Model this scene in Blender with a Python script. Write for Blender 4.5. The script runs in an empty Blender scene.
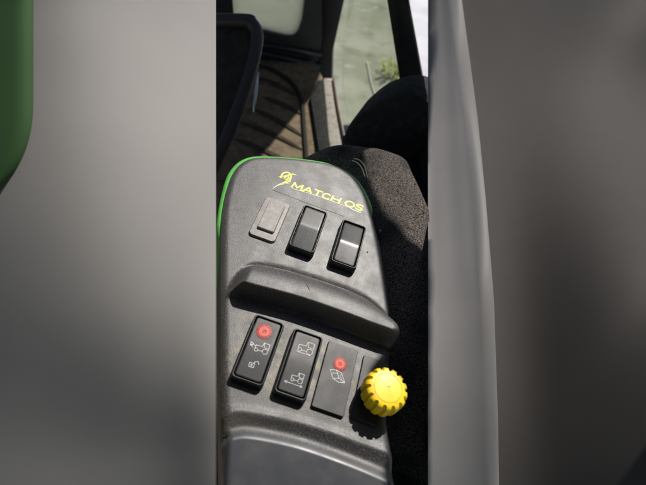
import bpy, bmesh, math, random
import numpy as np
from mathutils import Vector, Matrix
from mathutils.geometry import delaunay_2d_cdt, tessellate_polygon

random.seed(7)
rng = np.random.default_rng(7)
SC = bpy.context.scene
COL = SC.collection

# ------------------------------------------------------------------ camera, sky, sun, exposure
FPX, CX, CY = 430.0, 323.0, 242.5            # focal length and centre in the photograph's pixels
def unit(a): return a / np.linalg.norm(a)
UP = unit(np.array([.158, .83, 1.0]))        # world up seen from the camera
FW = np.array([0, 0, -1.0]); FW = unit(FW - (FW @ UP) * UP)
RT = np.cross(FW, UP)
RM = np.stack([RT, FW, UP])                  # camera axes -> world axes
CAMZ = 1.95
cam_d = bpy.data.cameras.new('camera'); cam = bpy.data.objects.new('camera', cam_d); COL.objects.link(cam)
cam_d.sensor_width = 36; cam_d.lens = FPX / 646 * 36; cam_d.clip_start = .02; cam_d.clip_end = 500
cam.matrix_world = Matrix([list(RM[0]) + [0], list(RM[1]) + [0], list(RM[2]) + [CAMZ], [0, 0, 0, 1]])
cam_d.dof.use_dof = True; cam_d.dof.focus_distance = .43; cam_d.dof.aperture_fstop = 7.5
SC.camera = cam
SC.render.resolution_x, SC.render.resolution_y = 1024, 769

# the console's own frame, as the camera sees it (u along a row of switches, v up a column, n out of the panel)
U = np.array([0.94105043, -0.33717283, -0.02717681])
V = np.array([0.24806932, 0.74251303, -0.62220254])
N = np.array([0.22996892, 0.57878224, 0.78238444])
D0 = 401.9656
O = np.array([0, 0, -D0])
SUN = unit(RM @ (N + .75 * V + .17 * U))
SUN_EL = math.asin(SUN[2]); SUN_AZ = math.atan2(SUN[0], SUN[1])

w = bpy.data.worlds.new('World'); SC.world = w; w.use_nodes = True
nt = w.node_tree; bg = nt.nodes['Background']
sky = nt.nodes.new('ShaderNodeTexSky'); sky.sky_type = 'NISHITA'; sky.sun_disc = False
sky.sun_elevation = SUN_EL; sky.sun_rotation = SUN_AZ
nt.links.new(sky.outputs[0], bg.inputs[0]); bg.inputs[1].default_value = .066
sl = bpy.data.lights.new('sun', 'SUN'); so = bpy.data.objects.new('sun', sl); COL.objects.link(so)
sl.energy = 4.2; sl.angle = math.radians(.5); sl.color = (1, .95, .88)
so.rotation_euler = Vector(SUN).to_track_quat('Z', 'Y').to_euler(); so.location = (1, 2, 5)
SC.view_settings.view_transform = 'Standard'; SC.view_settings.look = 'None'
SC.view_settings.exposure = .45; SC.view_settings.gamma = 1
SC.cycles.use_denoising = True
SC.cycles.max_bounces = 8; SC.cycles.transparent_max_bounces = 12
SC.cycles.sample_clamp_indirect = 4

# ------------------------------------------------------------------ measuring helpers (millimetres)
def ray(x, y): return np.array([(x - CX) / FPX, -(y - CY) / FPX, -1.0])
def un(x, y, h=0.0):                         # a pixel on the console plane raised by h -> (u, v)
    d = ray(x, y); q = O + h * N
    p = d * ((q @ N) / (d @ N)); return float((p - O) @ U), float((p - O) @ V)
def c2w(p): return RM @ np.asarray(p, float) * .001 + np.array([0, 0, CAMZ])
def con(u, v, h=0.0): return c2w(O + u * U + v * V + h * N)          # console frame -> world metres
def onz(x, y, z):                            # pixel on a level plane z (mm relative to the camera)
    d = RM @ ray(x, y); return d * (z / d[2]) * .001 + np.array([0, 0, CAMZ])
def onplane(x, y, p0, nn):                   # pixel on a plane given in world metres
    d = RM @ ray(x, y); c = np.array([0, 0, CAMZ]); return c + d * (((np.asarray(p0) - c) @ nn) / (d @ nn))
def atdepth(x, y, dep): return c2w(ray(x, y) * dep)

PH = -8.0                                    # level of the switch panel in the console frame

# ------------------------------------------------------------------ object helpers
def link(name, verts, faces, mats, parent=None, smooth=True, loc=None, mat_idx=None):
    me = bpy.data.meshes.new(name)
    vs = np.asarray(verts, float)
    if loc is not None: vs = vs - np.asarray(loc)
    me.from_pydata([tuple(map(float, q)) for q in vs], [], [tuple(map(int, f)) for f in faces])
    for m in (mats if isinstance(mats, (list, tuple)) else [mats]): me.materials.append(m)
    if mat_idx is not None: me.polygons.foreach_set('material_index', mat_idx)
    me.polygons.foreach_set('use_smooth', [smooth] * len(me.polygons)); me.update()
    o = bpy.data.objects.new(name, me); COL.objects.link(o)
    if parent is not None: o.parent = parent
    if loc is not None and parent is None: o.location = tuple(map(float, loc))
    return o
def fix(o, bevel=0, seg=2):
    bm = bmesh.new(); bm.from_mesh(o.data)
    bmesh.ops.recalc_face_normals(bm, faces=bm.faces)
    if bevel:
        es = [e for e in bm.edges if len(e.link_faces) == 2 and e.calc_face_angle(0) > .5]
        bmesh.ops.bevel(bm, geom=es, offset=bevel, segments=seg, profile=.5, affect='EDGES', clamp_overlap=True)
    bm.to_mesh(o.data); bm.free()
    return o
def flat_by_angle(o, ang=35):
    o.data.set_sharp_from_angle(angle=math.radians(ang)); return o
def thing(name, label, cat, loc, group=None):
    o = bpy.data.objects.new(name, None); COL.objects.link(o); o.location = tuple(map(float, loc)); o.empty_display_size = .05
    o['label'] = label; o['category'] = cat
    if group: o['group'] = group
    return o
def tag(o, label, cat, group=None):
    o['label'] = label; o['category'] = cat
    if group: o['group'] = group
    return o
def prism(name, pts, direction, thick, mat, parent=None, loc=None, bevel=.004, hole=None):
    """A flat outline (world points) with real thickness along direction."""
    pts = [np.asarray(p, float) for p in pts]; d = unit(np.asarray(direction, float)) * thick
    loops = [pts] + ([[np.asarray(p, float) for p in hole]] if hole is not None else [])
    tris = tessellate_polygon([[Vector(p) for p in l] for l in loops])
    flat = [p for l in loops for p in l]; n = len(flat)
    vs = flat + [p + d for p in flat]; fs = []
    if hole is None:
        fs += [list(range(n)), list(range(2 * n - 1, n - 1, -1))]
    else:
        fs += [list(t) for t in tris] + [[t[2] + n, t[1] + n, t[0] + n] for t in tris]
    s = 0
    for l in loops:
        k = len(l)
        fs += [[s + i, s + (i + 1) % k, s + (i + 1) % k + n, s + i + n] for i in range(k)]; s += k
    o = link(name, vs, fs, mat, parent, True, loc); fix(o, bevel if hole is None else 0); flat_by_angle(o, 40)
    return o
def tube(pts, r, k=10, close_ends=True):
    P = [np.asarray(p, float) for p in pts]; n = len(P); vs = []; fs = []
    rr = r if isinstance(r, (list, tuple)) else [r] * n
    ref = np.array([.3, .2, 1.0])
    for i in range(n):
        t = unit(P[min(i + 1, n - 1)] - P[max(i - 1, 0)])
        a = unit(np.cross(t, ref)); b = np.cross(t, a)
        for j in range(k):
            th = 2 * math.pi * j / k; vs.append(P[i] + rr[i] * (math.cos(th) * a + math.sin(th) * b))
    for i in range(n - 1):
        for j in range(k):
            fs.append([i * k + j, i * k + (j + 1) % k, (i + 1) * k + (j + 1) % k, (i + 1) * k + j])
    if close_ends:
        fs += [list(range(k))[::-1], [(n - 1) * k + j for j in range(k)]]
    return vs, fs
def spline(pts, per=8, closed=False):
    P = np.asarray(pts, float); n = len(P); out = []
    for i in range(n if closed else n - 1):
        g = (lambda k: P[k % n]) if closed else (lambda k: P[min(max(k, 0), n - 1)])
        p0, p1, p2, p3 = g(i - 1), g(i), g(i + 1), g(i + 2)
        for t in np.arange(per) / per:
            out.append(.5 * (2 * p1 + (p2 - p0) * t + (2 * p0 - 5 * p1 + 4 * p2 - p3) * t * t + (3 * p1 - p0 - 3 * p2 + p3) * t ** 3))
    if not closed: out.append(P[-1])
    return np.array(out)
def resample(P, step, closed=True):
    Q = np.vstack([P, P[:1]]) if closed else P
    s = np.concatenate([[0], np.cumsum(np.linalg.norm(np.diff(Q, axis=0), axis=1))])
    n = max(8, int(s[-1] / step)); t = np.linspace(0, s[-1], n + (0 if closed else 1), endpoint=not closed)
    return np.stack([np.interp(t, s, Q[:, k]) for k in range(Q.shape[1])], 1)
def area2(P): x, y = P[:, 0], P[:, 1]; return float(np.sum(x * np.roll(y, -1) - y * np.roll(x, -1)))
def sdf(Q, P):
    """Distance of points Q to the closed outline P, positive inside."""
    A = P; B = np.roll(P, -1, 0); d2 = np.full(len(Q), 1e18); ins = np.zeros(len(Q), bool)
    for a, b in zip(A, B):
        e = b - a; t = np.clip(((Q - a) @ e) / max(e @ e, 1e-12), 0, 1)
        dd = ((Q - a - t[:, None] * e) ** 2).sum(1); d2 = np.minimum(d2, dd)
        c = ((a[1] > Q[:, 1]) != (b[1] > Q[:, 1]))
        if abs(b[1] - a[1]) > 1e-12: ins ^= c & (Q[:, 0] < (b[0] - a[0]) * (Q[:, 1] - a[1]) / (b[1] - a[1]) + a[0])
    return np.where(ins, 1, -1) * np.sqrt(d2)
def quarter(d, R):                            # how far a rounded edge has dropped at distance d inside it
    x = np.clip(1 - d / R, 0, 1); return R * (1 - np.sqrt(np.maximum(1 - x * x, 0)))
def rrect(wd, ln, r, seg=6):
    P = []
    for cxs, cys, a0 in ((1, 1, 0), (-1, 1, 90), (-1, -1, 180), (1, -1, 270)):
        for i in range(seg + 1):
            a = math.radians(a0 + 90 * i / seg); P.append((cxs * (wd / 2 - r) + r * math.cos(a), cys * (ln / 2 - r) + r * math.sin(a)))
    return np.array(P)
def pad(outline, hfn, R, skirt, spacing, pts=None, rings=(0, .03, .12, .28, .5, .75, 1.0)):
    """A moulded piece: its outline, a height over it, an edge rounded by R and a skirt going down.  Returns verts (u, v, h), faces."""
    P = np.asarray(outline, float)
    if area2(P) < 0: P = P[::-1]
    nrm = np.roll(P, -1, 0) - np.roll(P, 1, 0); nrm = np.stack([-nrm[:, 1], nrm[:, 0]], 1); nrm /= np.linalg.norm(nrm, axis=1)[:, None] + 1e-12
    allp = [P]; n = len(P)
    for q in rings[1:]:
        Q = P + nrm * (q * R); d = sdf(Q, P); allp.append(Q[d > q * R * .9])
    if pts is None:
        lo, hi = P.min(0), P.max(0)
        gx, gy = np.meshgrid(np.arange(lo[0], hi[0], spacing), np.arange(lo[1], hi[1], spacing)); pts = np.stack([gx.ravel(), gy.ravel()], 1)
    pts = pts[sdf(pts, P) > R * 1.0 + spacing * .4]
    A = np.vstack(allp + [pts])
    edges = [(i, (i + 1) % n) for i in range(n)]
    r = delaunay_2d_cdt([Vector(p) for p in A], edges, [], 1, 1e-6)
    A2 = np.array([tuple(p) for p in r[0]]); fs = [list(f) for f in r[2]]
    d = np.maximum(sdf(A2, P), 0); h = hfn(A2[:, 0], A2[:, 1]) - quarter(d, R)
    vs = np.column_stack([A2, h])
    om = {}
    for i, orig in enumerate(r[3]):
        for q in orig:
            if q < n: om[q] = i
    base = len(vs); low = []
    for i in range(n): low.append([P[i][0], P[i][1], vs[om[i]][2] - skirt])
    vs = np.vstack([vs, low])
    fs += [[om[(i + 1) % n], om[i], base + i, base + (i + 1) % n] for i in range(n)]
    return vs, fs

# ------------------------------------------------------------------ materials
def sock(b, *names):
    for k in names:
        if k in b.inputs: return b.inputs[k]
def material(name, col, rough=.5, grain=0, grain_size=1.0, spots=None, spec=.5, metal=0, rough_var=0, coat=0):
    """Principled with procedural grain: grain = bump strength, grain_size in mm; spots = [(colour, size mm, low, high, detail)]"""
    m = bpy.data.materials.new(name); m.use_nodes = True; t = m.node_tree; L = t.links
    b = t.nodes['Principled BSDF']; b.inputs['Base Color'].default_value = (*col, 1); b.inputs['Roughness'].default_value = rough
    b.inputs['Metallic'].default_value = metal; sock(b, 'Specular IOR Level', 'Specular').default_value = spec
    if coat: sock(b, 'Coat Weight').default_value = coat; sock(b, 'Coat Roughness').default_value = .2
    tc = t.nodes.new('ShaderNodeTexCoord')
    prev = None
    for (c, size, lo, hi, det) in (spots or []):
        nz = t.nodes.new('ShaderNodeTexNoise'); nz.inputs['Scale'].default_value = 1000 / size; nz.inputs['Detail'].default_value = det
        rp = t.nodes.new('ShaderNodeMapRange'); rp.inputs[1].default_value = lo; rp.inputs[2].default_value = hi
        mx = t.nodes.new('ShaderNodeMix'); mx.data_type = 'RGBA'; mx.inputs[7].default_value = (*c, 1)
        L.new(tc.outputs['Object'], nz.inputs['Vector']); L.new(nz.outputs[0], rp.inputs[0]); L.new(rp.outputs[0], mx.inputs[0])
        if prev is None: mx.inputs[6].default_value = (*col, 1)
        else: L.new(prev, mx.inputs[6])
        prev = mx.outputs[2]
    if prev is not None: L.new(prev, b.inputs['Base Color'])
    if rough_var:
        nz = t.nodes.new('ShaderNodeTexNoise'); nz.inputs['Scale'].default_value = 1000 / 14; nz.inputs['Detail'].default_value = 5
        rp = t.nodes.new('ShaderNodeMapRange'); rp.inputs[1].default_value = .3; rp.inputs[2].default_value = .7
        rp.inputs[3].default_value = rough - rough_var; rp.inputs[4].default_value = rough + rough_var
        L.new(tc.outputs['Object'], nz.inputs['Vector']); L.new(nz.outputs[0], rp.inputs[0]); L.new(rp.outputs[0], b.inputs['Roughness'])
    if grain:
        nz = t.nodes.new('ShaderNodeTexNoise'); nz.inputs['Scale'].default_value = 1000 / grain_size; nz.inputs['Detail'].default_value = 3
        nz.inputs['Roughness'].default_value = .6
        bp = t.nodes.new('ShaderNodeBump'); bp.inputs['Strength'].default_value = grain; bp.inputs['Distance'].default_value = .0003
        L.new(tc.outputs['Object'], nz.inputs['Vector']); L.new(nz.outputs[0], bp.inputs['Height']); L.new(bp.outputs[0], b.inputs['Normal'])
    return m
M = {}
M['cover'] = material('grained_black_plastic', (.027, .0255, .0257), .50, .6, .75,
                      [((.115, .108, .108), .8, .51, .66, 2), ((.052, .047, .040), 26, .50, .72, 6)], spec=.72, rough_var=.06)
def dirt(m, col, box, amount):
    t = m.node_tree; L = t.links; b = t.nodes['Principled BSDF']; src = b.inputs['Base Color'].links[0].from_socket
    tc = t.nodes.new('ShaderNodeTexCoord'); sp = t.nodes.new('ShaderNodeSeparateXYZ'); L.new(tc.outputs['Object'], sp.inputs[0]); last = None
    for ax, (a, b_) in ((0, box[0]), (1, box[1])):
        for lo, hi in ((a - 12, a + 6), (b_ + 12, b_ - 6)):
            rp = t.nodes.new('ShaderNodeMapRange'); rp.interpolation_type = 'SMOOTHSTEP'; rp.inputs[1].default_value = min(lo, hi) * .001; rp.inputs[2].default_value = max(lo, hi) * .001
            if lo > hi: rp.inputs[3].default_value = 1; rp.inputs[4].default_value = 0
            L.new(sp.outputs[ax], rp.inputs[0])
            if last is None: last = rp.outputs[0]
            else:
                mm = t.nodes.new('ShaderNodeMath'); mm.operation = 'MULTIPLY'; L.new(last, mm.inputs[0]); L.new(rp.outputs[0], mm.inputs[1]); last = mm.outputs[0]
    nz = t.nodes.new('ShaderNodeTexNoise'); nz.inputs['Scale'].default_value = 160; nz.inputs['Detail'].default_value = 7; L.new(tc.outputs['Object'], nz.inputs['Vector'])
    rp = t.nodes.new('ShaderNodeMapRange'); rp.inputs[1].default_value = .42; rp.inputs[2].default_value = .68; rp.inputs[4].default_value = amount; L.new(nz.outputs[0], rp.inputs[0])
    mm = t.nodes.new('ShaderNodeMath'); mm.operation = 'MULTIPLY'; L.new(last, mm.inputs[0]); L.new(rp.outputs[0], mm.inputs[1])
    mx = t.nodes.new('ShaderNodeMix'); mx.data_type = 'RGBA'; L.new(mm.outputs[0], mx.inputs[0]); L.new(src, mx.inputs[6]); mx.inputs[7].default_value = (*col, 1); L.new(mx.outputs[2], b.inputs['Base Color'])
dirt(M['cover'], (.20, .165, .085), ((-38, 58), (-140, -92)), .75)
dirt(M['cover'], (.13, .12, .11), ((-60, 45), (-34, 40)), .55)
M['pad'] = material('smooth_black_plastic', (.048, .051, .058), .40, .05, 3, [((.070, .072, .077), 20, .48, .7, 5)], spec=.5, rough_var=.06)
M['rocker'] = material('rocker_plastic', (.014, .014, .015), .47, .25, .6, [((.040, .039, .039), .8, .52, .72, 3)], spec=.42, rough_var=.05)
M['rocker_gloss'] = material('glossy_rocker_plastic', (.020, .020, .021), .27, .15, .6, [((.045, .044, .044), .8, .52, .72, 3)], spec=.38, rough_var=.04)
M['rocker_satin'] = material('satin_rocker_plastic', (.016, .016, .017), .36, .2, .6, [((.042, .041, .041), .8, .52, .72, 3)], spec=.36, rough_var=.05)
M['housing'] = material('housing_plastic', (.010, .010, .011), .40, .05, 1, spec=.5)
M['grey'] = material('pale_grey_plastic', (.20, .185, .175), .50, .12, 1.0, [((.28, .26, .245), 5, .45, .7, 5)], spec=.4)
M['green'] = material('green_plastic', (.075, .36, .045), .42, .05, 2, [((.05, .28, .035), 12, .5, .7, 4)])
M['yellow'] = material('yellow_plastic', (.84, .58, .008), .42, .10, 2, [((.74, .47, .008), 7, .5, .75, 5), ((.34, .23, .03), 3.2, .60, .76, 4)], rough_var=.06)
M['yellow_print'] = material('yellow_print', (.66, .66, .09), .5, 0, 1, [((.60, .57, .12), 1.2, .55, .75, 2)])
M['pale_print'] = material('pale_print', (.62, .64, .50), .55, 0, 1, [((.25, .25, .22), 1.0, .5, .7, 2)])
M['white_print'] = material('white_print', (.55, .55, .54), .55, 0, 1, [((.16, .16, .16), .9, .52, .70, 2)])
M['seam'] = material('seam', (.012, .012, .012), .7)
M['red'] = material('red_lens', (.42, .045, .035), .6, .15, .9, [((.03, .016, .016), .65, .44, .60, 2)])
M['red_hot'] = material('red_lens_ring', (.78, .085, .045), .6, .1, 1, [((.45, .05, .04), .6, .5, .68, 2)])
M['stem'] = material('black_stem', (.008, .008, .009), .45)

# ------------------------------------------------------------------ setting: ground, path
def sheet(name, x0, x1, y0, y1, z, mat, kind='structure'):
    o = link(name, [(x0, y0, z), (x1, y0, z), (x1, y1, z), (x0, y1, z)], [[0, 1, 2, 3]], mat); o['kind'] = kind; return o
M['ground'] = material('pale_grassy_ground', (.200, .212, .160), .95, .4, 60,
                       [((.285, .29, .235), 900, .42, .62, 6), ((.14, .15, .10), 260, .52, .72, 8), ((.32, .32, .27), 120, .58, .74, 6)], spec=.1)
M['concrete'] = material('pale_concrete', (.46, .46, .49), .9, .3, 30, [((.58, .58, .60), 500, .4, .65, 6)], spec=.1)
sheet('ground', -150, 150, -150, 150, 0, M['ground'])
sheet('path', .47, 3.2, -20, 60, .006, M['concrete'])

# ------------------------------------------------------------------ the cab round the console
M['trim'] = material('black_cab_trim', (.014, .014, .015), .55, .1, 4, [((.022, .021, .020), 30, .5, .7, 5)], spec=.35)
M['frame'] = material('black_paint', (.010, .011, .012), .40, .03, 6, spec=.4, rough_var=.08)
M['floor'] = material('dusty_floor', (.19, .142, .095), .85, .3, 8, [((.11, .08, .055), 35, .45, .7, 6), ((.34, .28, .21), 12, .55, .75, 5)], spec=.15)
M['mat'] = material('dusty_rubber', (.18, .135, .09), .8, .4, 6, [((.10, .072, .05), 30, .42, .68, 6), ((.24, .185, .13), 9, .55, .75, 5)], spec=.2)
M['rib'] = material('black_rubber', (.02, .018, .016), .8, .2, 5, spec=.3); M['groove'] = material('dirty_rubber_ridge', (.050, .039, .029), .85, .3, 5, [((.09, .068, .048), 14, .5, .7, 5)], spec=.15)
M['sill'] = material('worn_sill', (.36, .33, .31), .7, .3, 8, [((.24, .17, .13), 22, .52, .72, 6)], spec=.3)
M['rust'] = material('red_brown_seal', (.085, .048, .036), .8, .3, 8)
M['arch'] = material('matt_black_plastic', (.030, .030, .031), .8, .35, 4, [((.050, .048, .046), 16, .5, .7, 5)], spec=.08)
M['shade_roof'] = material('shade_roof_black', (.03, .03, .03), .9, .2, 8)  # for the unseen sheet added overhead as a sun blocker
def glass(name, tint, refl=.05, haze=.1):
    m = bpy.data.materials.new(name); m.use_nodes = True; t = m.node_tree; t.nodes.remove(t.nodes['Principled BSDF'])
    tr = t.nodes.new('ShaderNodeBsdfTransparent'); tr.inputs[0].default_value = (*tint, 1)
    gl = t.nodes.new('ShaderNodeBsdfGlossy'); gl.inputs['Roughness'].default_value = .03
    mx = t.nodes.new('ShaderNodeMixShader'); L = t.links; mx.inputs[0].default_value = refl
    L.new(tr.outputs[0], mx.inputs[1]); L.new(gl.outputs[0], mx.inputs[2])
    tl = t.nodes.new('ShaderNodeBsdfTranslucent'); tl.inputs[0].default_value = (.92, .90, .78, 1)  # pale translucent haze, put in to wash out and brighten the view
    m2 = t.nodes.new('ShaderNodeMixShader'); L.new(mx.outputs[0], m2.inputs[1]); L.new(tl.outputs[0], m2.inputs[2])
    nz = t.nodes.new('ShaderNodeTexNoise'); nz.inputs['Scale'].default_value = 4; nz.inputs['Detail'].default_value = 5
    rp = t.nodes.new('ShaderNodeMapRange'); rp.inputs[1].default_value = .3; rp.inputs[2].default_value = .7; rp.inputs[3].default_value = haze * .5; rp.inputs[4].default_value = haze * 1.6
    tc = t.nodes.new('ShaderNodeTexCoord'); L.new(tc.outputs['Object'], nz.inputs['Vector']); L.new(nz.outputs[0], rp.inputs[0]); L.new(rp.outputs[0], m2.inputs[0])
    L.new(m2.outputs[0], t.nodes['Material Output'].inputs[0]); return m
M['glass'] = glass('cab_glass', (.93, .95, .92), .04, .03); M['hazy_glass'] = glass('hazy_cab_glass', (.93, .95, .90), .04, .55)

FLOOR = -950
cab = thing('tractor_cab', 'black tractor cab interior with brown floor, front window and slim dark posts', 'tractor cab', (0, 1.2, CAMZ + FLOOR * .001))
CL = np.array(cab.location)
WN = np.array([.98, .2, 0.]); WN = unit(WN); WP = np.array([-.128, 1.683, 1.0])
WP = np.array([0, 0, CAMZ]) + WN * .265
def wl(x, y): return onplane(x, y, WP, WN)
fa, fb = onz(216, 60, FLOOR), onz(305, 60, FLOOR); fd = unit(fb - fa); FN = np.array([-fd[1], fd[0], 0])
def fr(x, y): return onplane(x, y, fa, FN)
# floor plate
fz = CAMZ + FLOOR * .001
prism('floor', [(-1.1, -.3, fz), (.278, -.3, fz), (-.132, 1.70, fz), (-.20, 1.86, fz), (-1.1, 1.55, fz)], (0, 0, -1), .03, M['floor'], cab, CL, .0)
# front wall with a round-cornered window
hole = spline([(232, -55), (233, 6), (238, 24), (250, 29.5), (264, 31.5), (289, 37), (297, 34.5), (301, 26), (304, 12), (312, -55)], 6)
fwall = prism('front_wall', [fr(*q) for q in ((120, -95), (322, -95), (322, 40), (316, 73), (290, 64), (216, 61), (120, 57))], FN, .05, M['trim'], cab, CL, 0, [fr(*q) for q in hole])
pn = prism('window', [fr(*q) + FN * .02 for q in hole], FN, .005, M['hazy_glass'], cab, CL, 0)
for a, b, r in (((240, 40), (321, 54), .012), ((240, 47), (319, 66), .016)):
    vs, fs = tube([fr(*a) - FN * .004, fr(*b) - FN * .004], r, 10); link('trim_bar', vs, fs, M['frame'], cab, True, CL)
# front post, side glass, rear post
PP = np.array([-.1, 1.86, 1.0])
prism('post', [onplane(*q, PP, np.array([0, 1.0, 0])) for q in ((310, -130), (362, -130), (344, 0), (332.5, 52), (331.5, 86), (323, 88), (310, 98), (305, 40))], (0, 1, 0), .05, M['frame'], cab, CL, .003)
prism('post', [onplane(*q, np.array([.1, .88, 1.0]), np.array([0, 1.0, 0])) for q in ((371, -140), (378, -75), (387, 0), (402, 95), (410, 150), (446, 170), (428, 108), (408, 0), (394, -75), (384, -140))], (0, 1, 0), .03, M['frame'], cab, CL, .004)
prism('window', [wl(*q) + WN * .02 for q in ((352, -140), (349, -75), (344, 0), (338, 40), (337, 85), (345, 140), (410, 140), (402, 95), (387, 0), (378, -75), (371, -140))], WN, .005, M['glass'], cab, CL, 0)
prism('door_panel', [wl(*q) + WN * .012 for q in ((346, 142), (402, 112), (446, 172), (452, 420), (360, 420))], WN, .03, M['trim'], cab, CL, 0)
prism('door_sill', [onz(*q, FLOOR - 6) for q in ((323.5, 78), (334.5, 78), (346, 140), (346, 175), (334, 175), (329, 138))], (0, 0, -1), .03, M['sill'], cab, CL, .003)
prism('threshold', [onz(*q, FLOOR + 22) for q in ((310.5, 97), (318, 80), (323.5, 80), (328.5, 134), (334, 175), (324, 175), (318.5, 148))], (0, 0, -1), .05, M['arch'], cab, CL, .003)
vs, fs = tube([onz(333.2, 79, FLOOR), onz(337.5, 108, FLOOR), onz(344, 142, FLOOR)], .005, 8); link('door_seal', vs, fs, M['rust'], cab, True, CL)
# heights (mm) on a coarse net: added side forms, shaped for soft shading
NY = [float(q) for q in np.round(np.linspace(-60, 545, 14), 1)]
LH = [[111.5, 130.7, 143.8, 151.4, 142.7, 128.1, 114],
      [90.4, 111.1, 123.4, 127.3, 119.7, 106, 91.1],
      [75, 96.2, 106.4, 109.4, 102.8, 89.7, 74.4],
      [59.8, 79, 88, 91.4, 87.1, 77.6, 65.4],
      [44.3, 61.7, 71, 75.9, 74.2, 68.8, 61.8],
      [27.4, 43.7, 53.9, 60.9, 62.6, 61.8, 60.5],
      [8.4, 24.8, 36.7, 46.5, 52.8, 56.6, 60.6],
      [-13.3, 4, 18.6, 32.2, 44.2, 53.5, 63.3],
      [-37.1, -17.8, -0.1, 18.4, 36.8, 51.4, 67.8],
      [-63, -40.9, -20.3, 2.5, 26.5, 47, 70.9],
      [-88.8, -63.6, -40.3, -14.7, 13.2, 39.4, 69.5],
      [-111.7, -83.3, -57, -29.4, -0.2, 28.4, 61.1],
      [-130.1, -97.3, -67.2, -36.9, -6.3, 22.2, 50.9],
      [-150.4, -109.6, -75.7, -44, -14.6, 10.1, 32.9]]
AH = [[4.4, 20.3, 31.8, 45.6, 56.3, 72.1],
      [19.5, 40, 52.8, 68.5, 80.2, 96.1],
      [40.9, 54, 62.7, 71.3, 77.2, 82.9],
      [29.7, 35.6, 37.6, 40.2, 41.7, 45.4],
      [1.2, 1, 2.9, 8.4, 13.9, 26.1],
      [-26.4, -18.4, -8.9, 4.1, 16.1, 36.1],
      [-11.8, 2.7, 14.5, 31.1, 44.5, 67.5],
      [26.6, 36.3, 45.4, 56.7, 66.5, 79.1],
      [37.2, 41.9, 46.5, 51.3, 55.2, 55.6],
      [33.2, 32.7, 33, 31.5, 27, 25],
      [23.3, 18.9, 13, 0.1, -7.1, -14.2],
      [3.8, -7.3, -28.1, -45.9, -57.8, -67.9],
      [-21.3, -50.4, -85.2, -104.8, -119.1, -117.8],
      [-76.8, -148.8, -167.9, -171, -165.4, -149]]
BH = [[-48.1, 10.4, 65.5, 117.9, 168, 213.6, 249.6, 270.9],
      [-59.4, -9.8, 36.9, 81.7, 124.3, 159.5, 185.1, 196.4],
      [-66.7, -28.4, 9.7, 47.6, 83.7, 112.3, 128, 132],
      [-67.6, -42.9, -13.9, 16.8, 42.5, 59.4, 67.5, 71.1],
      [-63.9, -51, -28.3, 1.4, 24.4, 37.2, 42.9, 46.6],
      [-59.8, -54.5, -33.8, 2.4, 32.4, 49.4, 56.8, 61.3],
      [-55.9, -55, -33.9, 10.6, 51, 75.5, 86.7, 93.3],
      [-51.4, -52.3, -30.5, 18.4, 63.6, 92.5, 106.9, 117.1],
      [-46.3, -47.3, -25.4, 22.2, 62.6, 87.8, 101.1, 114.4],
      [-42.5, -43.2, -22.1, 19, 49, 67.2, 77.5, 90.6],
      [-42, -43.6, -26.6, 4.5, 24.5, 37.9, 47.6, 61],
      [-46.5, -51.8, -42.1, -21.4, -7.5, 4, 14.4, 29.7],
      [-56, -69.1, -68.8, -56.8, -45.5, -33.2, -20.1, -1],
      [-67.9, -97.1, -114.2, -111.2, -98.7, -82.1, -63, -36.7]]
# unseen roof sheet added for shade, its openings cut where sun should fall
RZ = CAMZ + .22
def up_to_roof(p): p = np.asarray(p, float); return p + SUN * ((RZ - p[2]) / SUN[2])
right_edge = [(101, -330), (101, -200), (95, -168), (96, -146), (92, -128), un(372, 388, PH), un(370, 368, PH), un(383, 351, PH), (83.5, -78), (80.5, -60), (75, -36), (58, 15), (41, 62), (24, 95)]
HA = [con(u, v, -8) for u, v in ([(-900, -420), (101, -420)] + right_edge + [(8, 112), (-60, 150), (-160, 390), (-330, 560), (-900, 700)])]
HB = [onz(*q, -350) for q in ((363, 152), (371, 180), (386, 214), (404, 240), (434, 268), (452, 210), (440, 165), (412, 146), (385, 138))]
EH = [((5 * r[0] + r[1]) / 6) - 25 for r in AH]; EH = [(EH[max(i - 1, 0)] + 4 * EH[i] + EH[min(i + 1, len(EH) - 1)]) / 6 for i in range(len(EH))]
HC = [con(*un(430.2, y, h), h) for y, h in list(zip(NY, EH))[::-1]] + [con(*un(x, y, -25), -25) for x, y in ((428, -110), (720, -110), (720, 640), (430, 640))]
HD = [onz(*q, FLOOR) for q in ((311.5, 97), (246, 176), (352, 176), (352, 74), (322, 70))]
outer = [(-1.6, -1.2, RZ), (1.6, -1.2, RZ), (1.6, 3.2, RZ), (-1.6, 3.2, RZ)]
holes = [[tuple(up_to_roof(p)) for p in h] for h in (HA, HB, HC, HD)]
def shade_roof_plate():
    P = [np.array(outer)] + [np.array(h) for h in holes]
    allv = []; ed = []
    for k, l in enumerate(P):
        s = len(allv); allv += [Vector(q[:2]) for q in l]; ed += [(s + i, s + (i + 1) % len(l)) for i in range(len(l))]
    r = delaunay_2d_cdt(allv, ed, [], 0, 1e-7)
    A = np.array([tuple(q) for q in r[0]]); fs = []
    for f in r[2]:
        c = A[list(f)].mean(0)[None]
        if all(sdf(c, np.array(h)[:, :2])[0] < 0 for h in holes): fs.append(list(f))
    vs = np.column_stack([A, np.full(len(A), RZ)])
    o = link('shade_roof', vs, fs, M['shade_roof'], cab, False, CL)
    bm = bmesh.new(); bm.from_mesh(o.data); g = bmesh.ops.extrude_face_region(bm, geom=bm.faces[:])
    bmesh.ops.translate(bm, verts=[e for e in g['geom'] if isinstance(e, bmesh.types.BMVert)], vec=(0, 0, .006))
    bmesh.ops.recalc_face_normals(bm, faces=bm.faces); bm.to_mesh(o.data); bm.free()
shade_roof_plate()

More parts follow.
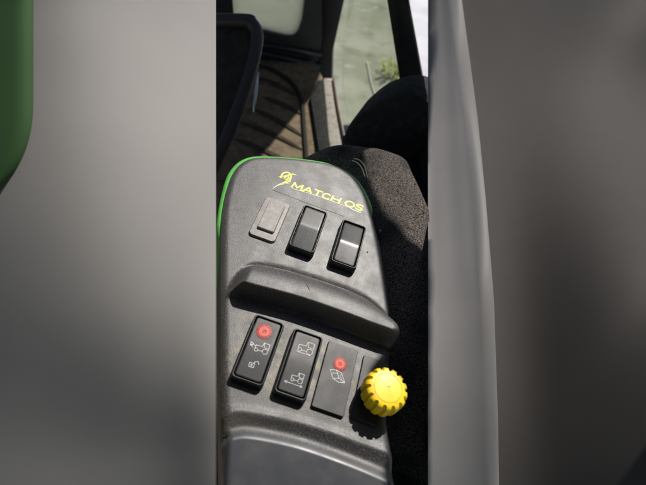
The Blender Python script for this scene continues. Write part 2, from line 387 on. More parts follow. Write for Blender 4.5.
prism('inner_panel', [(.0, -.5, CAMZ - .50), (.19, -.5, CAMZ - .50), (.19, .70, CAMZ - .50), (.0, .70, CAMZ - .50)], (0, 0, -1), .02, M['trim'], cab, CL, 0)
# ribbed rubber mat
mo = [onz(*q, FLOOR + 5) for q in spline([(120, 64), (256, 65), (272, 69), (287, 79), (297, 90), (301.5, 103), (303.5, 128), (305, 158), (305, 180), (120, 180)], 1)]
fmat = prism('floor_mat', mo, (0, 0, -1), .0045, M['mat'], None, None, .0015)
tag(fmat, 'brown dusty ribbed floor mat with a sunlit triangle at its right edge', 'floor mat')
fmat.data.materials.append(M['groove'])
bm = bmesh.new(); bm.from_mesh(fmat.data)
for a, b in (((268, 84), (300, 98)), ((262, 97), (301, 115)), ((251, 108), (303, 137)), ((240, 122), (302, 150)), ((232, 138), (300, 170)), ((225, 76), (280, 84))):
    pts = [onz(a[0] + (b[0] - a[0]) * t, a[1] + (b[1] - a[1]) * t - 2.2 * math.sin(3.1 * t), FLOOR + 5) for t in np.linspace(0, 1, 7)]
    vs, fs = tube(pts, [.004, .011, .013, .013, .013, .011, .005], 8); vs = [np.array([q[0], q[1], fz + .005 + (q[2] - fz - .005) * .55]) for q in vs]; bv = [bm.verts.new(tuple(q)) for q in vs]
    for f in fs:
        nf = bm.faces.new([bv[i] for i in f]); nf.material_index = 1; nf.smooth = True
bm.to_mesh(fmat.data); bm.free()
cpts = spline([onz(*q, FLOOR + 10) for q in ((243, 63), (258, 65), (272, 69.5), (288, 79), (297.5, 90), (302, 103), (304, 128), (306, 155), (307, 180))], 6)
vs, fs = tube(cpts, .0085, 10)
tag(link('cord', vs, fs, M['rib']), 'black cord curving along the right edge of the ribbed floor mat', 'cord')

# black rounded panel at the upper left
M['dash'] = material('dark_dash_plastic', (.030, .024, .020), .7, .15, 4, [((.048, .040, .034), 26, .45, .7, 5)], spec=.12)
M['purple_black'] = material('purple_black_plastic', (.034, .027, .028), .5, .12, 3, spec=.35, rough_var=.05)
M['silver'] = material('dull_metal', (.42, .44, .46), .38, 0, 1, metal=.8)
dp = thing('dashboard_panel', 'black upright panel with rounded corner and purple-tinted top edge above the mat', 'dashboard', atdepth(235, 120, 900))
DL = np.array(dp.location); VD = c2w(np.array([0, 0, -1])) - c2w((0, 0, 0)); VD = unit(VD)
bo = spline([(170, 22), (240, 22), (250, 26), (254.5, 36), (251, 60), (244, 84), (235, 110), (224, 138), (208, 172)], 5)
prism('panel', [atdepth(*q, 905) for q in list(bo) + [(170, 172)]], VD, .05, M['dash'], dp, DL, .004)
rim = spline([(170, 21), (242, 20.5), (252, 24), (257, 35), (254, 58), (246.5, 84), (237, 111), (226, 139), (210, 174)], 6)
vs, fs = tube([atdepth(*q, 900) for q in rim], .0135, 14); link('rim', vs, fs, M['purple_black'], dp, True, DL)
vs, fs = tube([atdepth(*q, 884) for q in ((257.5, 72), (256.3, 88), (254.6, 102), (253.6, 112))], [.003, .0036, .003, .002], 8); link('metal_strip', vs, fs, M['silver'], dp, True, DL)

# smooth dark dome and the felt-covered hump right of the console
arch = spline([(334, 175), (340, 148), (345, 132), (352, 121), (361, 112.5), (372, 104), (385, 98), (402, 94), (418, 96), (434, 106), (446, 128), (452, 175)], 4)
AN = np.array([0, 1.0, 0]); ap = np.array([0, .66, 0])
wa = prism('wheel_arch', [onplane(*q, ap, AN) for q in arch], (0.25, 1, -.1), .10, M['arch'], None, None, .012)
tag(wa, 'smooth black domed cover between the fuzzy grey hump and the side window', 'wheel arch')

M['felt'] = material('speckled_felt', (.03, .028, .026), .95, .8, 1.1,
                     [((.20, .172, .148), 1.0, .43, .66, 3), ((.012, .012, .012), 2.0, .56, .66, 2), ((.02, .02, .02), 60, .55, .75, 4)], spec=.08)
ZT = -345.0
def felt_mesh():
    rd = np.array([onz(*q, ZT)[:2] * 1000 for q in ((370, 122), (386, 126.5), (396, 138), (406, 153), (418, 178), (431, 207), (448, 252), (470, 330))])
    rd = spline(rd, 8)
    gx, gy = np.meshgrid(np.arange(-70, 175, 2.5), np.arange(-130, 560, 2.5)); Q = np.stack([gx.ravel(), gy.ravel()], 1)
    # distance left of the ridge (positive) or beyond it (negative)
    best = np.full(len(Q), 1e18); sg = np.ones(len(Q))
    for a, b in zip(rd[:-1], rd[1:]):
        e = b - a; t = np.clip(((Q - a) @ e) / (e @ e), 0, 1); r = Q - a - t[:, None] * e; dd = (r ** 2).sum(1)
        cr = e[0] * r[:, 1] - e[1] * r[:, 0]; m = dd < best - 1e-9
        best = np.where(m, dd, best); sg = np.where(m, np.where(cr < 0, 1, -1), sg)
    d = np.sqrt(best) * sg
    z = np.full(len(Q), ZT)
    z = z - quarter(np.maximum(d, 0), 9) - np.where(d < 0, np.minimum(-d * 3.5, 140), 0)
    l = np.maximum(d - 26, 0); z = z - 95 * (1 - np.sqrt(np.maximum(1 - np.minimum(l / 95, .985) ** 2, 0)))
    fr_ = Q[:, 1] - 455 + .004 * (Q[:, 0] - 30) ** 2 * .6
    z = z - np.where(fr_ > 0, np.minimum(fr_ ** 2 / 70, 120), 0)
    z = np.where(Q[:, 0] > 117, np.minimum(z, ZT - 30 - 2 * (Q[:, 0] - 117)), z)
    z = z + 1.2 * np.sin(Q[:, 0] * .11 + 1.3 * np.sin(Q[:, 1] * .05)) * np.sin(Q[:, 1] * .06)
    ny, nx = gx.shape
    vs = np.column_stack([Q, z]) * .001 + np.array([0, 0, CAMZ]); i = np.arange(ny * nx).reshape(ny, nx)
    fs = np.stack([i[:-1, :-1], i[:-1, 1:], i[1:, 1:], i[1:, :-1]], -1).reshape(-1, 4)
    return vs, fs
vs, fs = felt_mesh()
ft = tag(link('felt_cover', vs, fs, M['felt']), 'fuzzy black felt hump with a sunlit grey speckled patch, right of the console', 'felt cover')
sm = ft.modifiers.new('thickness', 'SOLIDIFY'); sm.thickness = .006; sm.offset = -1

# ------------------------------------------------------------------ the control console
console = bpy.data.objects.new('control_console', None); COL.objects.link(console); console.empty_display_size = .05
console.matrix_world = Matrix([[*(float(q[i]) for q in (RM @ U, RM @ V, RM @ N)), float(c2w(O)[i])] for i in range(3)] + [[0, 0, 0, 1]])
tag(console, 'dark grey grained plastic console with six switches, yellow knob and green edge', 'control console')
def part(name, verts_mm, faces, mat, parent=console, at=(0, 0, 0), smooth=True, angle=None, mat_idx=None):
    o = link(name, np.asarray(verts_mm, float) * .001, faces, mat, parent, smooth, None, mat_idx)
    o.location = tuple(.001 * q for q in at)
    if angle: flat_by_angle(o, angle)
    return o
left = [un(x, y, -14) for x, y in ((222, 560), (221.5, 485), (220.5, 430), (219.5, 380), (219.5, 330), (219.5, 280), (220, 240))]
OUT = left + [un(*q, -14) for q in ((221.5, 214), (226, 190), (232.5, 173), (244, 162), (262, 158.5), (300, 161), (328, 165.5), (346, 173.5), (358, 184.5), (367, 201), (374, 226), (380, 250), (386.5, 290), (390.5, 318), (391.5, 335), (390, 352), (387.5, 380), (386, 410), (387, 432), (391, 455), (394, 485), (398, 560))]
OUT = np.array(OUT)
outline = resample(spline(OUT, 10, True), 2.0)
# the crest of the ridge between the rows, the groove behind it and the step below
eu, ev = np.array([un(*q, 12) for q in ((226, 283), (240, 281), (255, 285), (300, 297), (345, 312.5), (370, 322), (391, 329.5), (410, 337))]).T
gu, gv = np.array([un(*q, PH) for q in ((216, 300), (228, 287), (237, 274), (250, 266), (275, 268.5), (300, 275), (345, 290), (370, 303), (389, 321), (400, 334))]).T
bu, bv_ = np.array([un(*q, PH) for q in ((200, 425), (219, 418), (235, 411), (270, 416), (300, 423), (330, 432), (360, 443), (385, 452), (410, 462))]).T
pu, pv = np.array([un(*q, PH) for q in ((205, 446), (224, 437), (236, 431.5), (255, 431), (300, 440.5), (350, 458), (388, 474), (410, 484))]).T
def smooth_curve(a, b):
    P = spline(np.column_stack([a, b]), 8); i = np.argsort(P[:, 0]); return P[i, 0], P[i, 1]
eu, ev = smooth_curve(eu, ev); gu, gv = smooth_curve(gu, gv); bu, bv_ = smooth_curve(bu, bv_); pu, pv = smooth_curve(pu, pv)
def smooth01(x): x = np.clip(x, 0, 1); return x * x * (3 - 2 * x)
def cover_h(u, v):
    e = np.interp(u, eu, ev); g = np.interp(u, gu, gv); b = np.interp(u, bu, bv_); p = np.interp(u, pu, pv)
    amp = smooth01((u + 64) / 15)
    top = 20.0 * amp
    t = np.clip((g - v) / np.maximum(g - e, 1), 0, 1)
    ramp = np.where(v < g, top * (1 - (1 - t) ** 3.0), 0)
    ramp = ramp - 1.8 * np.exp(-((v - g - 1.0) / 2.6) ** 2) * smooth01((u + 66) / 18)          # groove
    wall = smooth01((v - (e - 5.5)) / 6.5)                                                      # steep front of the ridge
    h = PH + np.where(v < g + 8, ramp * np.where(v < e + 2, wall, 1), 0)
    h = h - .0003 * np.maximum(-52 - u, 0) ** 2                                                   # left flank falls away
    # lower lip, valley and the smooth rest below
    x = b - v
    h = h + 1.2 * np.exp(-(x / 3.0) ** 2)
    dep = np.maximum(b - p, 4)
    s = np.clip(x / dep, 0, 1); h = h - np.where(x > 0, 3.8 * smooth01(s / 1.0), 0)
    y = p - v
    h = h + 4.2 * smooth01((y + 5) / 11.0) - np.where(y > 6, (y - 6) * .16 + .0006 * (y - 6) ** 2, 0)
    ulx = np.interp(v, lv, lu)
    h = h - np.where(y > -2, 5 * smooth01((ulx - u) / 5), 0)
    return h
lv, lu = np.array([un(*q, PH) for q in ((226, 520), (227.5, 485), (229, 460), (231.5, 434), (232, 420))])[:, ::-1].T
gU, gT = [], []
for uu in np.arange(-140, 130, 1.7):
    e = float(np.interp(uu, eu, ev))
    tt = np.concatenate([np.arange(-120, -12, 1.5), np.arange(-12, 4, .7), np.arange(4, 36, 1.1), np.arange(36, 190, 2.0)])
    gU += [uu] * len(tt); gT += list(e + tt)
pts = np.stack([np.array(gU), np.array(gT)], 1)
band = pts[:, 1] - np.interp(pts[:, 0], pu, pv)
pts = pts[(pts[:, 1] > -235) & ((band < -9.5) | (band > 9.5))]
extra = np.array([(uu, float(np.interp(uu, pu, pv)) + t) for uu in np.arange(-140, 130, 1.5) for t in np.arange(-9, 9.1, .6)])
pts = np.vstack([pts, extra])
vs, fs = pad(outline, cover_h, 7.0, 55, 1.6, pts)
# the rest below the valley is smoother plastic
cy_ = vs[:, 1]; lim = np.interp(vs[:, 0], pu, pv) - .5
mi = [1 if all(cy_[i] < lim[i] for i in f) else 0 for f in fs]
cover = part('cover', vs, fs, [M['cover'], M['pad']], mat_idx=mi)
def offset_out(P, d):
    P = np.asarray(P); Q = P if area2(P) > 0 else P[::-1]
    nn = np.roll(Q, -1, 0) - np.roll(Q, 1, 0); nn = np.stack([nn[:, 1], -nn[:, 0]], 1); nn /= np.linalg.norm(nn, axis=1)[:, None]; return Q + nn * (d(Q) if callable(d) else d)[:, None] if callable(d) else Q + nn * d
g_out = offset_out(outline, lambda Q: 3.6 - 5.5 * smooth01((-5 - Q[:, 1]) / 45) * (Q[:, 0] < 15) - 6.0 * smooth01((Q[:, 0] - 30) / 20) * smooth01((80 - Q[:, 1]) / 30))
vs, fs = pad(g_out, lambda u, v: np.full(len(u), -15.0) + 2.6 * smooth01((v - 10) / 45) - 30 * smooth01((u - 30) / 20) * smooth01((80 - v) / 30) - 14 * smooth01((-v - 20) / 40), 3.0, 70, 40.0)
part('green_edge', vs, fs, M['green'])

# --- switches
def loft(loops, cap=True):
    n = len(loops[0]); vs = [p for l in loops for p in l]; fs = []
    for k in range(len(loops) - 1):
        for i in range(n):
            fs.append([k * n + i, k * n + (i + 1) % n, (k + 1) * n + (i + 1) % n, (k + 1) * n + i])
    if cap: fs.append([(len(loops) - 1) * n + i for i in range(n)])
    return vs, fs
def ring(wd, ln, r, z): return [(x, y, z) for x, y in rrect(wd, ln, r)]
def ribbons(lines, wd, z, th=.12):
    """line drawings as thin raised strips"""
    vs, fs = [], []
    for pl in lines:
        P = [np.array(q, float) for q in pl]
        for a, b in zip(P[:-1], P[1:]):
            t = b - a; ln = np.linalg.norm(t)
            if ln < 1e-6: continue
            t = t / ln; nn = np.array([-t[1], t[0]]) * wd / 2; a2 = a - t * wd * .3; b2 = b + t * wd * .3; s = len(vs)
            jz = .004 * ((s // 8) % 9)
            for q in (a2 + nn, a2 - nn, b2 - nn, b2 + nn): vs += [(q[0], q[1], z(q[1]) - .3), (q[0], q[1], z(q[1]) + th + jz)]
            fs += [[s + 1, s + 3, s + 5, s + 7], [s, s + 1, s + 7, s + 6], [s + 2, s + 4, s + 5, s + 3], [s, s + 2, s + 3, s + 1], [s + 4, s + 6, s + 7, s + 5]]
    return vs, fs
def circ(cx, cy, r, n=14): return [(cx + r * math.cos(2 * math.pi * i / n), cy + r * math.sin(2 * math.pi * i / n)) for i in range(n + 1)]
def shift(lines, dx, dy, s=1.0): return [[(x * s + dx, y * s + dy) for x, y in l] for l in lines]
TRACTOR = [circ(3.1, -2.0, 1.7), circ(-2.6, -2.5, 1.1), [(-1.4, -2.4), (1.2, -2.4)], [(-3.6, -1.6), (-3.6, .4), (.3, .7), (.9, 3.4), (4.6, 3.4), (4.9, -.6)], [(1.2, 3.2), (1.6, .4), (4.4, .4)]]
HITCH = [[(-3.6, -.6), (-5.4, .4), (-7.2, -.9)], circ(-6.4, .2, .9, 8), [(-7.6, 1.4), (-5.6, .4)], [(-7.4, -.4), (-5.0, -1.8)]]
ARROWS = [[(-6.2, -5.2), (5.6, -5.2)], [(-4.8, -4.4), (-6.4, -5.2), (-4.8, -6.0)], [(4.4, -4.4), (5.8, -5.2), (4.4, -6.0)]]
PADLOCK = [[(-2.2, -2.2), (1.8, -2.2), (1.8, 1.0), (-2.2, 1.0), (-2.2, -2.2)], circ(-.2, -.6, .6, 8), [(1.2, 1.0), (1.4, 2.6), (3.0, 3.6), (4.6, 2.8), (4.8, 1.4)]]
TRAY = [[(-4.6, 2.4), (-1.4, 3.4), (1.0, -.6), (-2.2, -1.6), (-4.6, 2.4)], [(-1.4, 3.4), (1.6, 2.6), (4.4, -1.8), (1.0, -.6)], [(-2.2, -1.6), (1.2, -2.6), (4.4, -1.8)], [(-3.0, 1.0), (0, 1.9)], [(1.2, 1.3), (2.4, -.9)]]

def rocker_z(k1, k2, vm, s, z0):
    def z(v):
        d = v - vm; return z0 - np.where(d > 0, k1, k2) * (np.sqrt(d * d + s * s) - s)
    return z
def lens(parent, x, y, zf, r=4.3):
    prof = [(r, -.4), (r, .12), (r * .95, .2), (r * .62, .22), (r * .58, .27), (r * .30, .27), (r * .24, .22), (.5, .22)]
    n = 26; vs = []; fs = []
    for q, z in prof:
        for i in range(n):
            a = 2 * math.pi * i / n; yy = y + q * math.sin(a); vs.append((x + q * math.cos(a), yy, zf(yy) + z))
    for k in range(len(prof) - 1):
        for i in range(n): fs.append([k * n + i, k * n + (i + 1) % n, (k + 1) * n + (i + 1) % n, (k + 1) * n + i])
    fs.append([(len(prof) - 1) * n + i for i in range(n)])
    mi = [1 if 3 * n <= j < 5 * n else 0 for j in range(len(fs))]
    return part('red_lens', vs, fs, [M['red'], M['red_hot']], parent, smooth=True, mat_idx=mi)
def rocker_switch(cu, cv, wd, ln, H, zfn, label, face='rocker'):
    """housing with a rim, rocker sunk in it; local origin on the panel"""
    loops = [ring(wd + 1.6, ln + 2.0, 3.0, -1.5), ring(wd + 1.2, ln + 1.4, 3.0, H - 2.2), ring(wd + .5, ln + .5, 3.0, H - .5), ring(wd - .3, ln - .3, 2.8, H),
             ring(wd - 1.3, ln - 1.3, 2.4, H), ring(wd - 2.0, ln - 2.0, 2.1, H - .5), ring(wd - 2.2, ln - 2.2, 2.0, H - 7)]
    vs, fs = loft(loops)
    sw = part('rocker_switch', vs, fs, M['housing'], console, (cu, cv, PH), angle=60)
    sw['label'] = label
    o = resample(rrect(wd - 4.0, ln - 4.0, 1.7, 5), .9)
    vs, fs = pad(o, lambda u, v: zfn(v), .55, 3.0, 1.3, rings=(0, .1, .4, 1.0))
    rk = part('rocker', vs, fs, M[face], sw)
    return sw, rk
SW = {}
# upper pair
c = [un(*q, 0) for q in ((308.9, 228.0), (349.3, 243.0))]
W_, L_ = 24.0, 53.0
z2 = rocker_z(.05, .17, 1.0, .8, 9.6); SW['a'] = rocker_switch(c[0][0], c[0][1], W_, L_, 8.4, z2, 'blank black rocker switch next to the grey blanking plate', 'rocker_satin')
z3 = rocker_z(.13, .13, -2.0, 1.0, 10.2); SW['b'] = rocker_switch(c[1][0], c[1][1], W_, L_, 8.4, z3, 'blank black rocker switch with a bright ridge across its middle', 'rocker_gloss')
# lower pair with symbols
z1 = rocker_z(.05, .07, 2.0, 6, 8.3)
sw1, rk1 = rocker_switch(-20.7, -117.9, 24, 52.8, 7.6, z1, 'black rocker switch with red lamp, hitch tractor and open padlock symbols')
lens(rk1, -.9, 14.2, z1, 6.6)
vs, fs = ribbons(shift(TRACTOR + HITCH, 1.4, 1.0, 1.2), .42, z1); part('symbol', vs, fs, M['white_print'], rk1, smooth=False)
vs, fs = ribbons(shift(PADLOCK, -.6, -13.6, .95), .42, z1); part('symbol', vs, fs, M['white_print'], rk1, smooth=False)
sw2, rk2 = rocker_switch(12.4, -118.0, 24, 52.8, 7.6, z1, 'black rocker switch with two tractor symbols and arrows')
vs, fs = ribbons(shift(TRACTOR, .4, 13.4, 1.4) + shift(ARROWS[:1], .6, 13.0, 1.0), .38, z1); part('symbol', vs, fs, M['white_print'], rk2, smooth=False)
vs, fs = ribbons(shift(TRACTOR, 1.0, -11.6, 1.05) + shift(ARROWS, .4, -11.2, 1.15), .38, z1); part('symbol', vs, fs, M['white_print'], rk2, smooth=False)
# flat switch with red lamp
q3 = np.array([un(*q, PH + 3) for q in ((330, 341), (359, 351), (342, 416), (311.5, 406))]); c3 = q3.mean(0)
w3 = np.linalg.norm(q3[1] - q3[0]); l3 = np.linalg.norm(q3[0] - q3[3])
vs, fs = loft([ring(w3 + .6, l3 + .6, 1.2, -1.5), ring(w3 + .3, l3 + .3, 1.2, 2.4), ring(w3 - .5, l3 - .5, 1.0, 3.0)])
fsw = part('flat_switch', vs, fs, M['rocker'], console, (c3[0], c3[1], PH), angle=40); fsw['label'] = 'flat black switch with red lamp and striped tray symbol'
fl = lambda v: np.zeros_like(np.asarray(v, float)) + 3.0
lens(fsw, .6, 11.0, fl, 5.8)
vs, fs = ribbons(shift(TRAY, 1.0, .4, 1.5), .45, fl); part('symbol', vs, fs, M['white_print'], fsw, smooth=False)
# grey blanking plate
q1 = np.array([un(*q, PH + 3) for q in ((267, 195.5), (291, 204.5), (274, 242), (248, 232.5))]); c1 = q1.mean(0)
w1 = np.linalg.norm(q1[1] - q1[0]) * .5 + np.linalg.norm(q1[2] - q1[3]) * .5; l1 = np.linalg.norm(q1[0] - q1[3])
vs, fs = loft([ring(w1 + .8, l1 + .8, 4, -1.5), ring(w1 + .4, l1 + .4, 4, 1.6), ring(w1 - .8, l1 - .8, 3.6, 2.5), ring(w1 - 7, l1 - 11, 2.2, 2.7)])
bp = part('blanking_plate', vs, fs, M['grey'], console, (c1[0], c1[1], PH), angle=40); bp['label'] = 'pale grey blanking plate left of the black rocker switches'
vs, fs = loft([ring(w1 - 8.6, l1 - 14, 1.6, 2.2), ring(w1 - 9, l1 - 14.4, 1.6, 4.6), ring(w1 - 10.2, l1 - 15.6, 1.2, 5.2)])
part('raised_face', vs, fs, M['grey'], bp, (.6, 1.6, 0), angle=40)
# plate and knob at the right end of the lower row
q4 = un(369, 385, PH + 2)
vs, fs = loft([ring(22, 52, 1.4, -1.5), ring(21.6, 51.6, 1.4, 1.6), ring(20.8, 50.8, 1.2, 2.1)])
part('knob_plate', vs, fs, M['rocker'], console, (72.0, -117.0, PH), angle=40)
kc = un(388.4, 387.6, PH + 25)
def knob_cap():
    lift = 7.0
    prof = [(14.6, .8), (16.2, 1.2), (16.6, 2.2), (16.8, 4.0), (16.8, 9), (16.6, 13.0), (16.0, 15.2), (15.0, 16.5), (13.6, 17.2), (11.0, 17.5), (10.8, 17.1), (10.5, 17.55), (5.5, 17.9), (1.2, 18.0), (1.0, 17.5)]
    n = 168; notch = 14; vs = []; fs = []
    for r, z in prof:
        for i in range(n):
            a = 2 * math.pi * i / n; ph = (i % (n // notch)) / (n // notch) - .5
            cut = 0
            if r > 12.8 and z > 1.0:
                cut = max(0.0, 1 - (ph / .21) ** 2) ** .5 * (2.0 if 2 < z < 16.9 else .9)
            vs.append(((r - cut) * math.cos(a), (r - cut) * math.sin(a), z + lift))
    for k in range(len(prof) - 1):
        for i in range(n): fs.append([k * n + i, k * n + (i + 1) % n, (k + 1) * n + (i + 1) % n, (k + 1) * n + i])
    fs.append([(len(prof) - 1) * n + i for i in range(n)]); fs.append([i for i in range(n)][::-1])
    return vs, fs
vs, fs = knob_cap()
kn = part('knob', vs, fs, M['yellow'], console, (kc[0], kc[1], PH), angle=32); kn['label'] = 'yellow round knob with scalloped rim'
vs, fs = loft([[(r * math.cos(a), r * math.sin(a), z) for a in np.linspace(0, 2 * math.pi, 33)[:-1]] for r, z in ((11, -1), (11, 1.6), (7.5, 2.2), (7.5, 15))])
part('stem', vs, fs, M['stem'], kn)
# --- logo: emblem, lettering, thin underline, seam
logo_z = PH + .05
ta, tb = np.array(un(291.5, 187.2, PH)), np.array(un(361.5, 211.0, PH))
ang = math.atan2(tb[1] - ta[1], tb[0] - ta[0]); TL = np.linalg.norm(tb - ta)
arc = lambda a0, a1, n=16: [(.5 + .5 * math.cos(math.radians(a0 + (a1 - a0) * i / n)), .5 + .5 * math.sin(math.radians(a0 + (a1 - a0) * i / n))) for i in range(n + 1)]
GLYPH = {'M': [[(0, 0), (.06, 1), (.5, .22), (.94, 1), (1, 0)]], 'A': [[(0, 0), (.5, 1), (1, 0)], [(.19, .34), (.81, .34)]], 'T': [[(0, 1), (1, 1)], [(.5, 1), (.5, 0)]],
         'C': [arc(48, 312)], 'H': [[(0, 0), (0, 1)], [(1, 0), (1, 1)], [(0, .5), (1, .5)]], 'O': [arc(0, 360, 22)],
         'S': [[(.93, .80), (.75, .97), (.4, 1), (.1, .88), (.08, .68), (.3, .55), (.7, .46), (.93, .32), (.9, .12), (.6, 0), (.25, .03), (.05, .2)]]}
lines = []; pen = 0.0
for ch, wd in (('M', 10.5), ('A', 9.6), ('T', 8.4), ('C', 8.6), ('H', 8.8), (' ', 2.6), ('O', 9.8), ('S', 8.0)):
    for pl in GLYPH.get(ch, []): lines.append([(pen + x * wd + y * 1.1, y * 7.6) for x, y in pl])
    pen += wd + 2.0
kx = TL / (pen - 2.0); ca, sa = math.cos(ang), math.sin(ang)
lines = [[(ta[0] + x * kx * ca - y * sa, ta[1] + x * kx * sa + y * ca) for x, y in pl] for pl in lines]
lv_, lf_ = ribbons(lines, 1.85, lambda v: logo_z, .1)
logo = part('logo', lv_, lf_, M['yellow_print'], smooth=False)
def stroke(px, wd, mat, name, parent=console, closed=False, taper=False, th=.15):
    P = [np.array(un(*q, PH)) for q in px]; P = spline(P, 8, closed); n = len(P); vs = []; fs = []
    if closed: P = np.vstack([P, P[:1]]); n += 1
    for i in range(n):
        t = unit(P[min(i + 1, n - 1)] - P[max(i - 1, 0)]); nn = np.array([-t[1], t[0]])
        k = wd / 2 * (1 - .85 * abs(2 * i / (n - 1) - 1) if taper else 1)
        for s in (1, -1):
            for z in (-.2, th): vs.append((P[i][0] + s * nn[0] * k, P[i][1] + s * nn[1] * k, PH + z))
    for i in range(n - 1):
        a = 4 * i; b = a + 4
        fs += [[a + 1, a + 3, b + 3, b + 1], [a, a + 1, b + 1, b], [a + 3, a + 2, b + 2, b + 3]]
    return vs, fs
def join(parts):
    vs, fs = [], []
    for a, b in parts:
        s = len(vs); vs += list(a); fs += [[i + s for i in f] for f in b]
    return vs, fs
em = join([stroke([(280.5, 178), (283, 173.5), (288, 172.6), (291, 176), (289, 180.6), (284.5, 182)], 1.9, None, '', closed=False),
           stroke([(284, 178.6), (287, 176), (288.4, 178), (285.5, 180.5)], 1.6, None, ''),
           stroke([(278, 176.5), (285, 176.2), (292.5, 174.2), (297, 175.5)], 2.0, None, '', taper=True),
           stroke([(280, 184.5), (286, 182.4), (290.5, 180.8)], 2.4, None, '')])
part('emblem', *em, M['yellow_print'], parent=logo, smooth=False)
ul = join([stroke([(272.3, 189.2), (277.5, 185.4), (284, 183.4), (290.5, 183.8)], 1.6, None, '', taper=True),
           stroke([(292, 188.6), (308, 193), (330, 200.4), (352, 208.6)], .8, None, ''),
           stroke([(350, 208.0), (355, 210.6), (361, 212.8)], 1.2, None, '')])
part('underline', *ul, M['pale_print'], parent=logo, smooth=False)
sm_ = stroke([(272.3, 189.8), (287, 195.4), (303, 201.6), (330, 211.4), (344, 216.4)], .55, None, '', th=.06)
part('seam', *sm_, M['seam'], smooth=False)
# small marks: a screw dot, a nub on the right edge, a scratch
def disc(px, r, z, name, mat, hgt=.4):
    cu_, cv_ = un(*px, z); n = 16
    vs, fs = loft([[(cu_ + q * math.cos(2 * math.pi * i / n), cv_ + q * math.sin(2 * math.pi * i / n), z + zz) for i in range(n)] for q, zz in ((r, -1), (r, hgt * .6), (r * .6, hgt))])
    return part(name, vs, fs, mat)
disc((367.4, 252.2), .9, PH, 'screw', M['seam'])
disc((379.8, 231.0), 1.3, -12, 'nub', M['grey'], 1.6)
sk_ = [(q[0], q[1], float(cover_h(np.array([q[0]]), np.array([q[1]]))[0])) for q in (un(305.8, 286, 8), un(308, 289.5, 9), un(309.2, 291.5, 9.5))]
vs, fs = tube(sk_, [.2, .45, .2], 6); part('scratch', vs, fs, M['seam'], cover)

# two thin pale cords beside the corner
M['straw'] = material('pale_cord', (.75, .70, .42), .7)
for k, (pp, tx) in enumerate((([(352, 160.5), (357.5, 163), (362, 168.5), (365, 177)], 'shorter'), ([(354, 158.5), (360, 160.5), (365, 167), (367.6, 178)], 'outer'))):
    P = spline([con(*un(*q, -22), -22) for q in pp], 6); vs, fs = tube(P, .0006, 6)
    tag(link('cord', vs, fs, M['straw']), ['inner one of two thin pale cords by the green corner', 'outer one of two thin pale cords by the green corner'][k], 'cord', 'thin pale cords by the console corner')

# ------------------------------------------------------------------ added smooth forms left and right of the console, sloped to give soft tones
def shaped(name, x0, x1, ys, hs, h0, mat, label, side, down, roll_l=0, roll_r=0):
    """an added filler form: heights (mm over the console plane) at a coarse net, smoothly filled in, with sides going down"""
    ys = np.asarray(ys, float); H = np.asarray(hs, float); nt = H.shape[1]; ts = np.linspace(0, 1, nt)
    def cub(A, x, q):                        # cubic B-spline along the last axis
        n = len(x); i = np.clip(np.searchsorted(x, q, side='right') - 1, 0, n - 2); t = (q - x[i]) / (x[i + 1] - x[i])
        g = lambda k: A[:, np.clip(k, 0, n - 1)]
        p0, p1, p2, p3 = g(i - 1), g(i), g(i + 1), g(i + 2)
        return (p0 * (1 - t) ** 3 + p1 * (3 * t ** 3 - 6 * t * t + 4) + p2 * (-3 * t ** 3 + 3 * t * t + 3 * t + 1) + p3 * t ** 3) / 6
    ft = np.sin(np.linspace(-1, 1, 120) * math.pi / 2) * .5 + .5; fy = np.linspace(ys[0], ys[-1], 170)
    F = cub(cub(H, ts, ft).T, ys, fy).T + h0
    vs = []
    for j, y in enumerate(fy):
        a, b = np.interp(y, *x0), np.interp(y, *x1)
        for i, t in enumerate(ft):
            if roll_l: F[j, i] -= float(quarter(np.array(t * (b - a)), roll_l))
            if roll_r: F[j, i] -= float(quarter(np.array((1 - t) * (b - a)), roll_r))
            u, v = un(a + (b - a) * t, y, F[j, i]); vs.append(con(u, v, F[j, i]))
    nx, ny = len(ft), len(fy); idx = np.arange(nx * ny).reshape(ny, nx)
    fs = np.stack([idx[:-1, :-1], idx[1:, :-1], idx[1:, 1:], idx[:-1, 1:]], -1).reshape(-1, 4).tolist()
    loop = list(idx[0, :]) + list(idx[1:, -1]) + list(idx[-1, :-1][::-1]) + list(idx[1:-1, 0][::-1])
    dn = ((RM @ N) * down - (RM @ U) * side) * .001; s = len(vs); vs += [np.asarray(vs[i]) - dn for i in loop]; n = len(loop)
    fs += [[loop[i], loop[(i + 1) % n], s + (i + 1) % n, s + i] for i in range(n)]      # a rim all round
    o = link(name, vs, fs, mat, None, True); fix(o); flat_by_angle(o, 50)
    return tag(o, label, 'panel')
M['beige'] = material('pale_grey_filler', (.245, .235, .227), .7, .0, 3, [((.252, .242, .233), 60, .4, .7, 2)], spec=.12)  # plain colours for the added side forms
M['midgrey'] = material('grey_filler', (.175, .170, .170), .7, .0, 3, [((.180, .175, .175), 60, .4, .7, 2)], spec=.12)
M['charcoal'] = material('charcoal_filler', (.043, .040, .0385), .7, .0, 3, [((.045, .042, .040), 60, .4, .7, 2)], spec=.12)
M['dull_green'] = material('dull_green_filler', (.042, .088, .034), .7, .0, 3, spec=.12)
ALL = ([0, 1], [-60, -60])
shaped('filler_panel', ALL, ([0, 1], [216, 216]), NY, LH, 14, M['beige'], 'added smooth pale grey panel filling the left side, sloped to shade darker towards its bottom', 0, 25)
shaped('filler_panel', ([0, 1], [428, 428]), ([-60, 0, 60, 120, 200, 300, 420, 545], [455, 462, 470, 478, 486, 494, 498, 500]), NY, AH, -25, M['midgrey'], 'added smooth mid-grey upright panel along the dark gap right of the console, shaped for soft shading', 12, 25, roll_r=14)
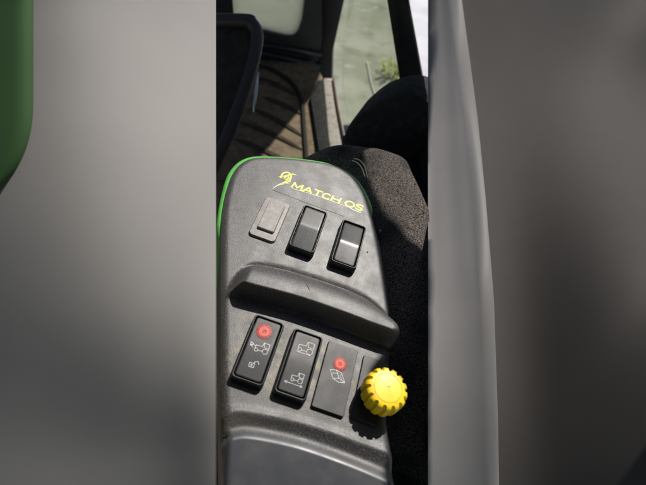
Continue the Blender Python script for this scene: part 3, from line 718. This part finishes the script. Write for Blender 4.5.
shaped('filler_panel', ([-60, 545], [440, 460]), ([0, 1], [706, 706]), NY, BH, -135, M['charcoal'], 'added smooth charcoal panel filling the far right, its brownish rise shaped to catch sun', 0, 25)
def left_height(x, y):                       # level of the big left form at a pixel
    B3 = lambda t: np.array([(1 - t) ** 3, 3 * t ** 3 - 6 * t * t + 4, -3 * t ** 3 + 3 * t * t + 3 * t + 1, t ** 3]) / 6
    H = np.array(LH); ny, nx = H.shape; fx = np.clip((x + 60) / 276, 0, 1) * (nx - 1); fy = np.clip((y + 60) / 605, 0, 1) * (ny - 1)
    i, j = min(int(fx), nx - 2), min(int(fy), ny - 2); wx, wy = B3(fx - i), B3(fy - j)
    return 14 + sum(wy[b] * wx[a] * H[min(max(j - 1 + b, 0), ny - 1), min(max(i - 1 + a, 0), nx - 1)] for a in range(4) for b in range(4))
def green_panel():  # added sheet of green laid over the left form
    ys = np.linspace(-58, 236, 70); vs = []; n = 24
    for y in ys:
        xr = 33 - 92 * max(0.0, (y - 95) / 141) ** 2.6
        for t in np.linspace(0, 1, n):
            x = -60 + (xr + 60) * t; h = left_height(x, y) + 4 - 3.5 * max(0, (t - .8) / .2) ** 2; vs.append(con(*un(x, y, h), h))
    idx = np.arange(len(ys) * n).reshape(len(ys), n); fs = np.stack([idx[:-1, :-1], idx[1:, :-1], idx[1:, 1:], idx[:-1, 1:]], -1).reshape(-1, 4).tolist()
    loop = list(idx[0, :]) + list(idx[1:, -1]) + list(idx[-1, :-1][::-1]) + list(idx[1:-1, 0][::-1]); s = len(vs); k = len(loop)
    vs += [np.asarray(vs[i]) - RM @ N * .012 for i in loop]; fs += [[loop[i], loop[(i + 1) % k], s + (i + 1) % k, s + i] for i in range(k)]
    o = link('filler_panel', vs, fs, M['dull_green'], None, True); fix(o); flat_by_angle(o, 50)
    tag(o, 'added dull green panel lying on the pale grey one at the far upper left corner', 'panel')
green_panel()

# grass tuft and a pale stalk seen through the side window
M['grass'] = material('yellow_green_grass', (.22, .27, .03), .7)
def tuft():
    c0 = onz(397, 76, -1945); vs, fs = [], []
    for k in range(90):
        a = random.uniform(0, 6.28); r = random.uniform(0, .16); h = random.uniform(.03, .10); ln = random.uniform(.03, .12)
        b = c0 + np.array([r * math.cos(a), r * math.sin(a), 0]); t = b + np.array([ln * math.cos(a), ln * math.sin(a), h]); m = (b + t) / 2 + np.array([0, 0, .04])
        s = np.array([-math.sin(a), math.cos(a), 0]) * .008; q = len(vs)
        vs += [b - s, b + s, m + s * .8, m - s * .8, t]; fs += [[q, q + 1, q + 2, q + 3], [q + 3, q + 2, q + 4]]
    return vs, fs
vs, fs = tuft(); tag(link('grass_tuft', vs, fs, M['grass']), 'small yellow-green grass tuft on the ground outside the side window', 'grass tuft')
M['stalk'] = material('dry_stalk', (.40, .40, .33), .8)
P = spline([onz(*q, -1940) for q in ((367, 62), (369, 72), (371.5, 84), (376.5, 100))], 6); vs, fs = tube(P, .007, 6)
tag(link('dry_stalk', vs, fs, M['stalk']), 'pale dry stalk lying on the ground outside the side window', 'stalk')
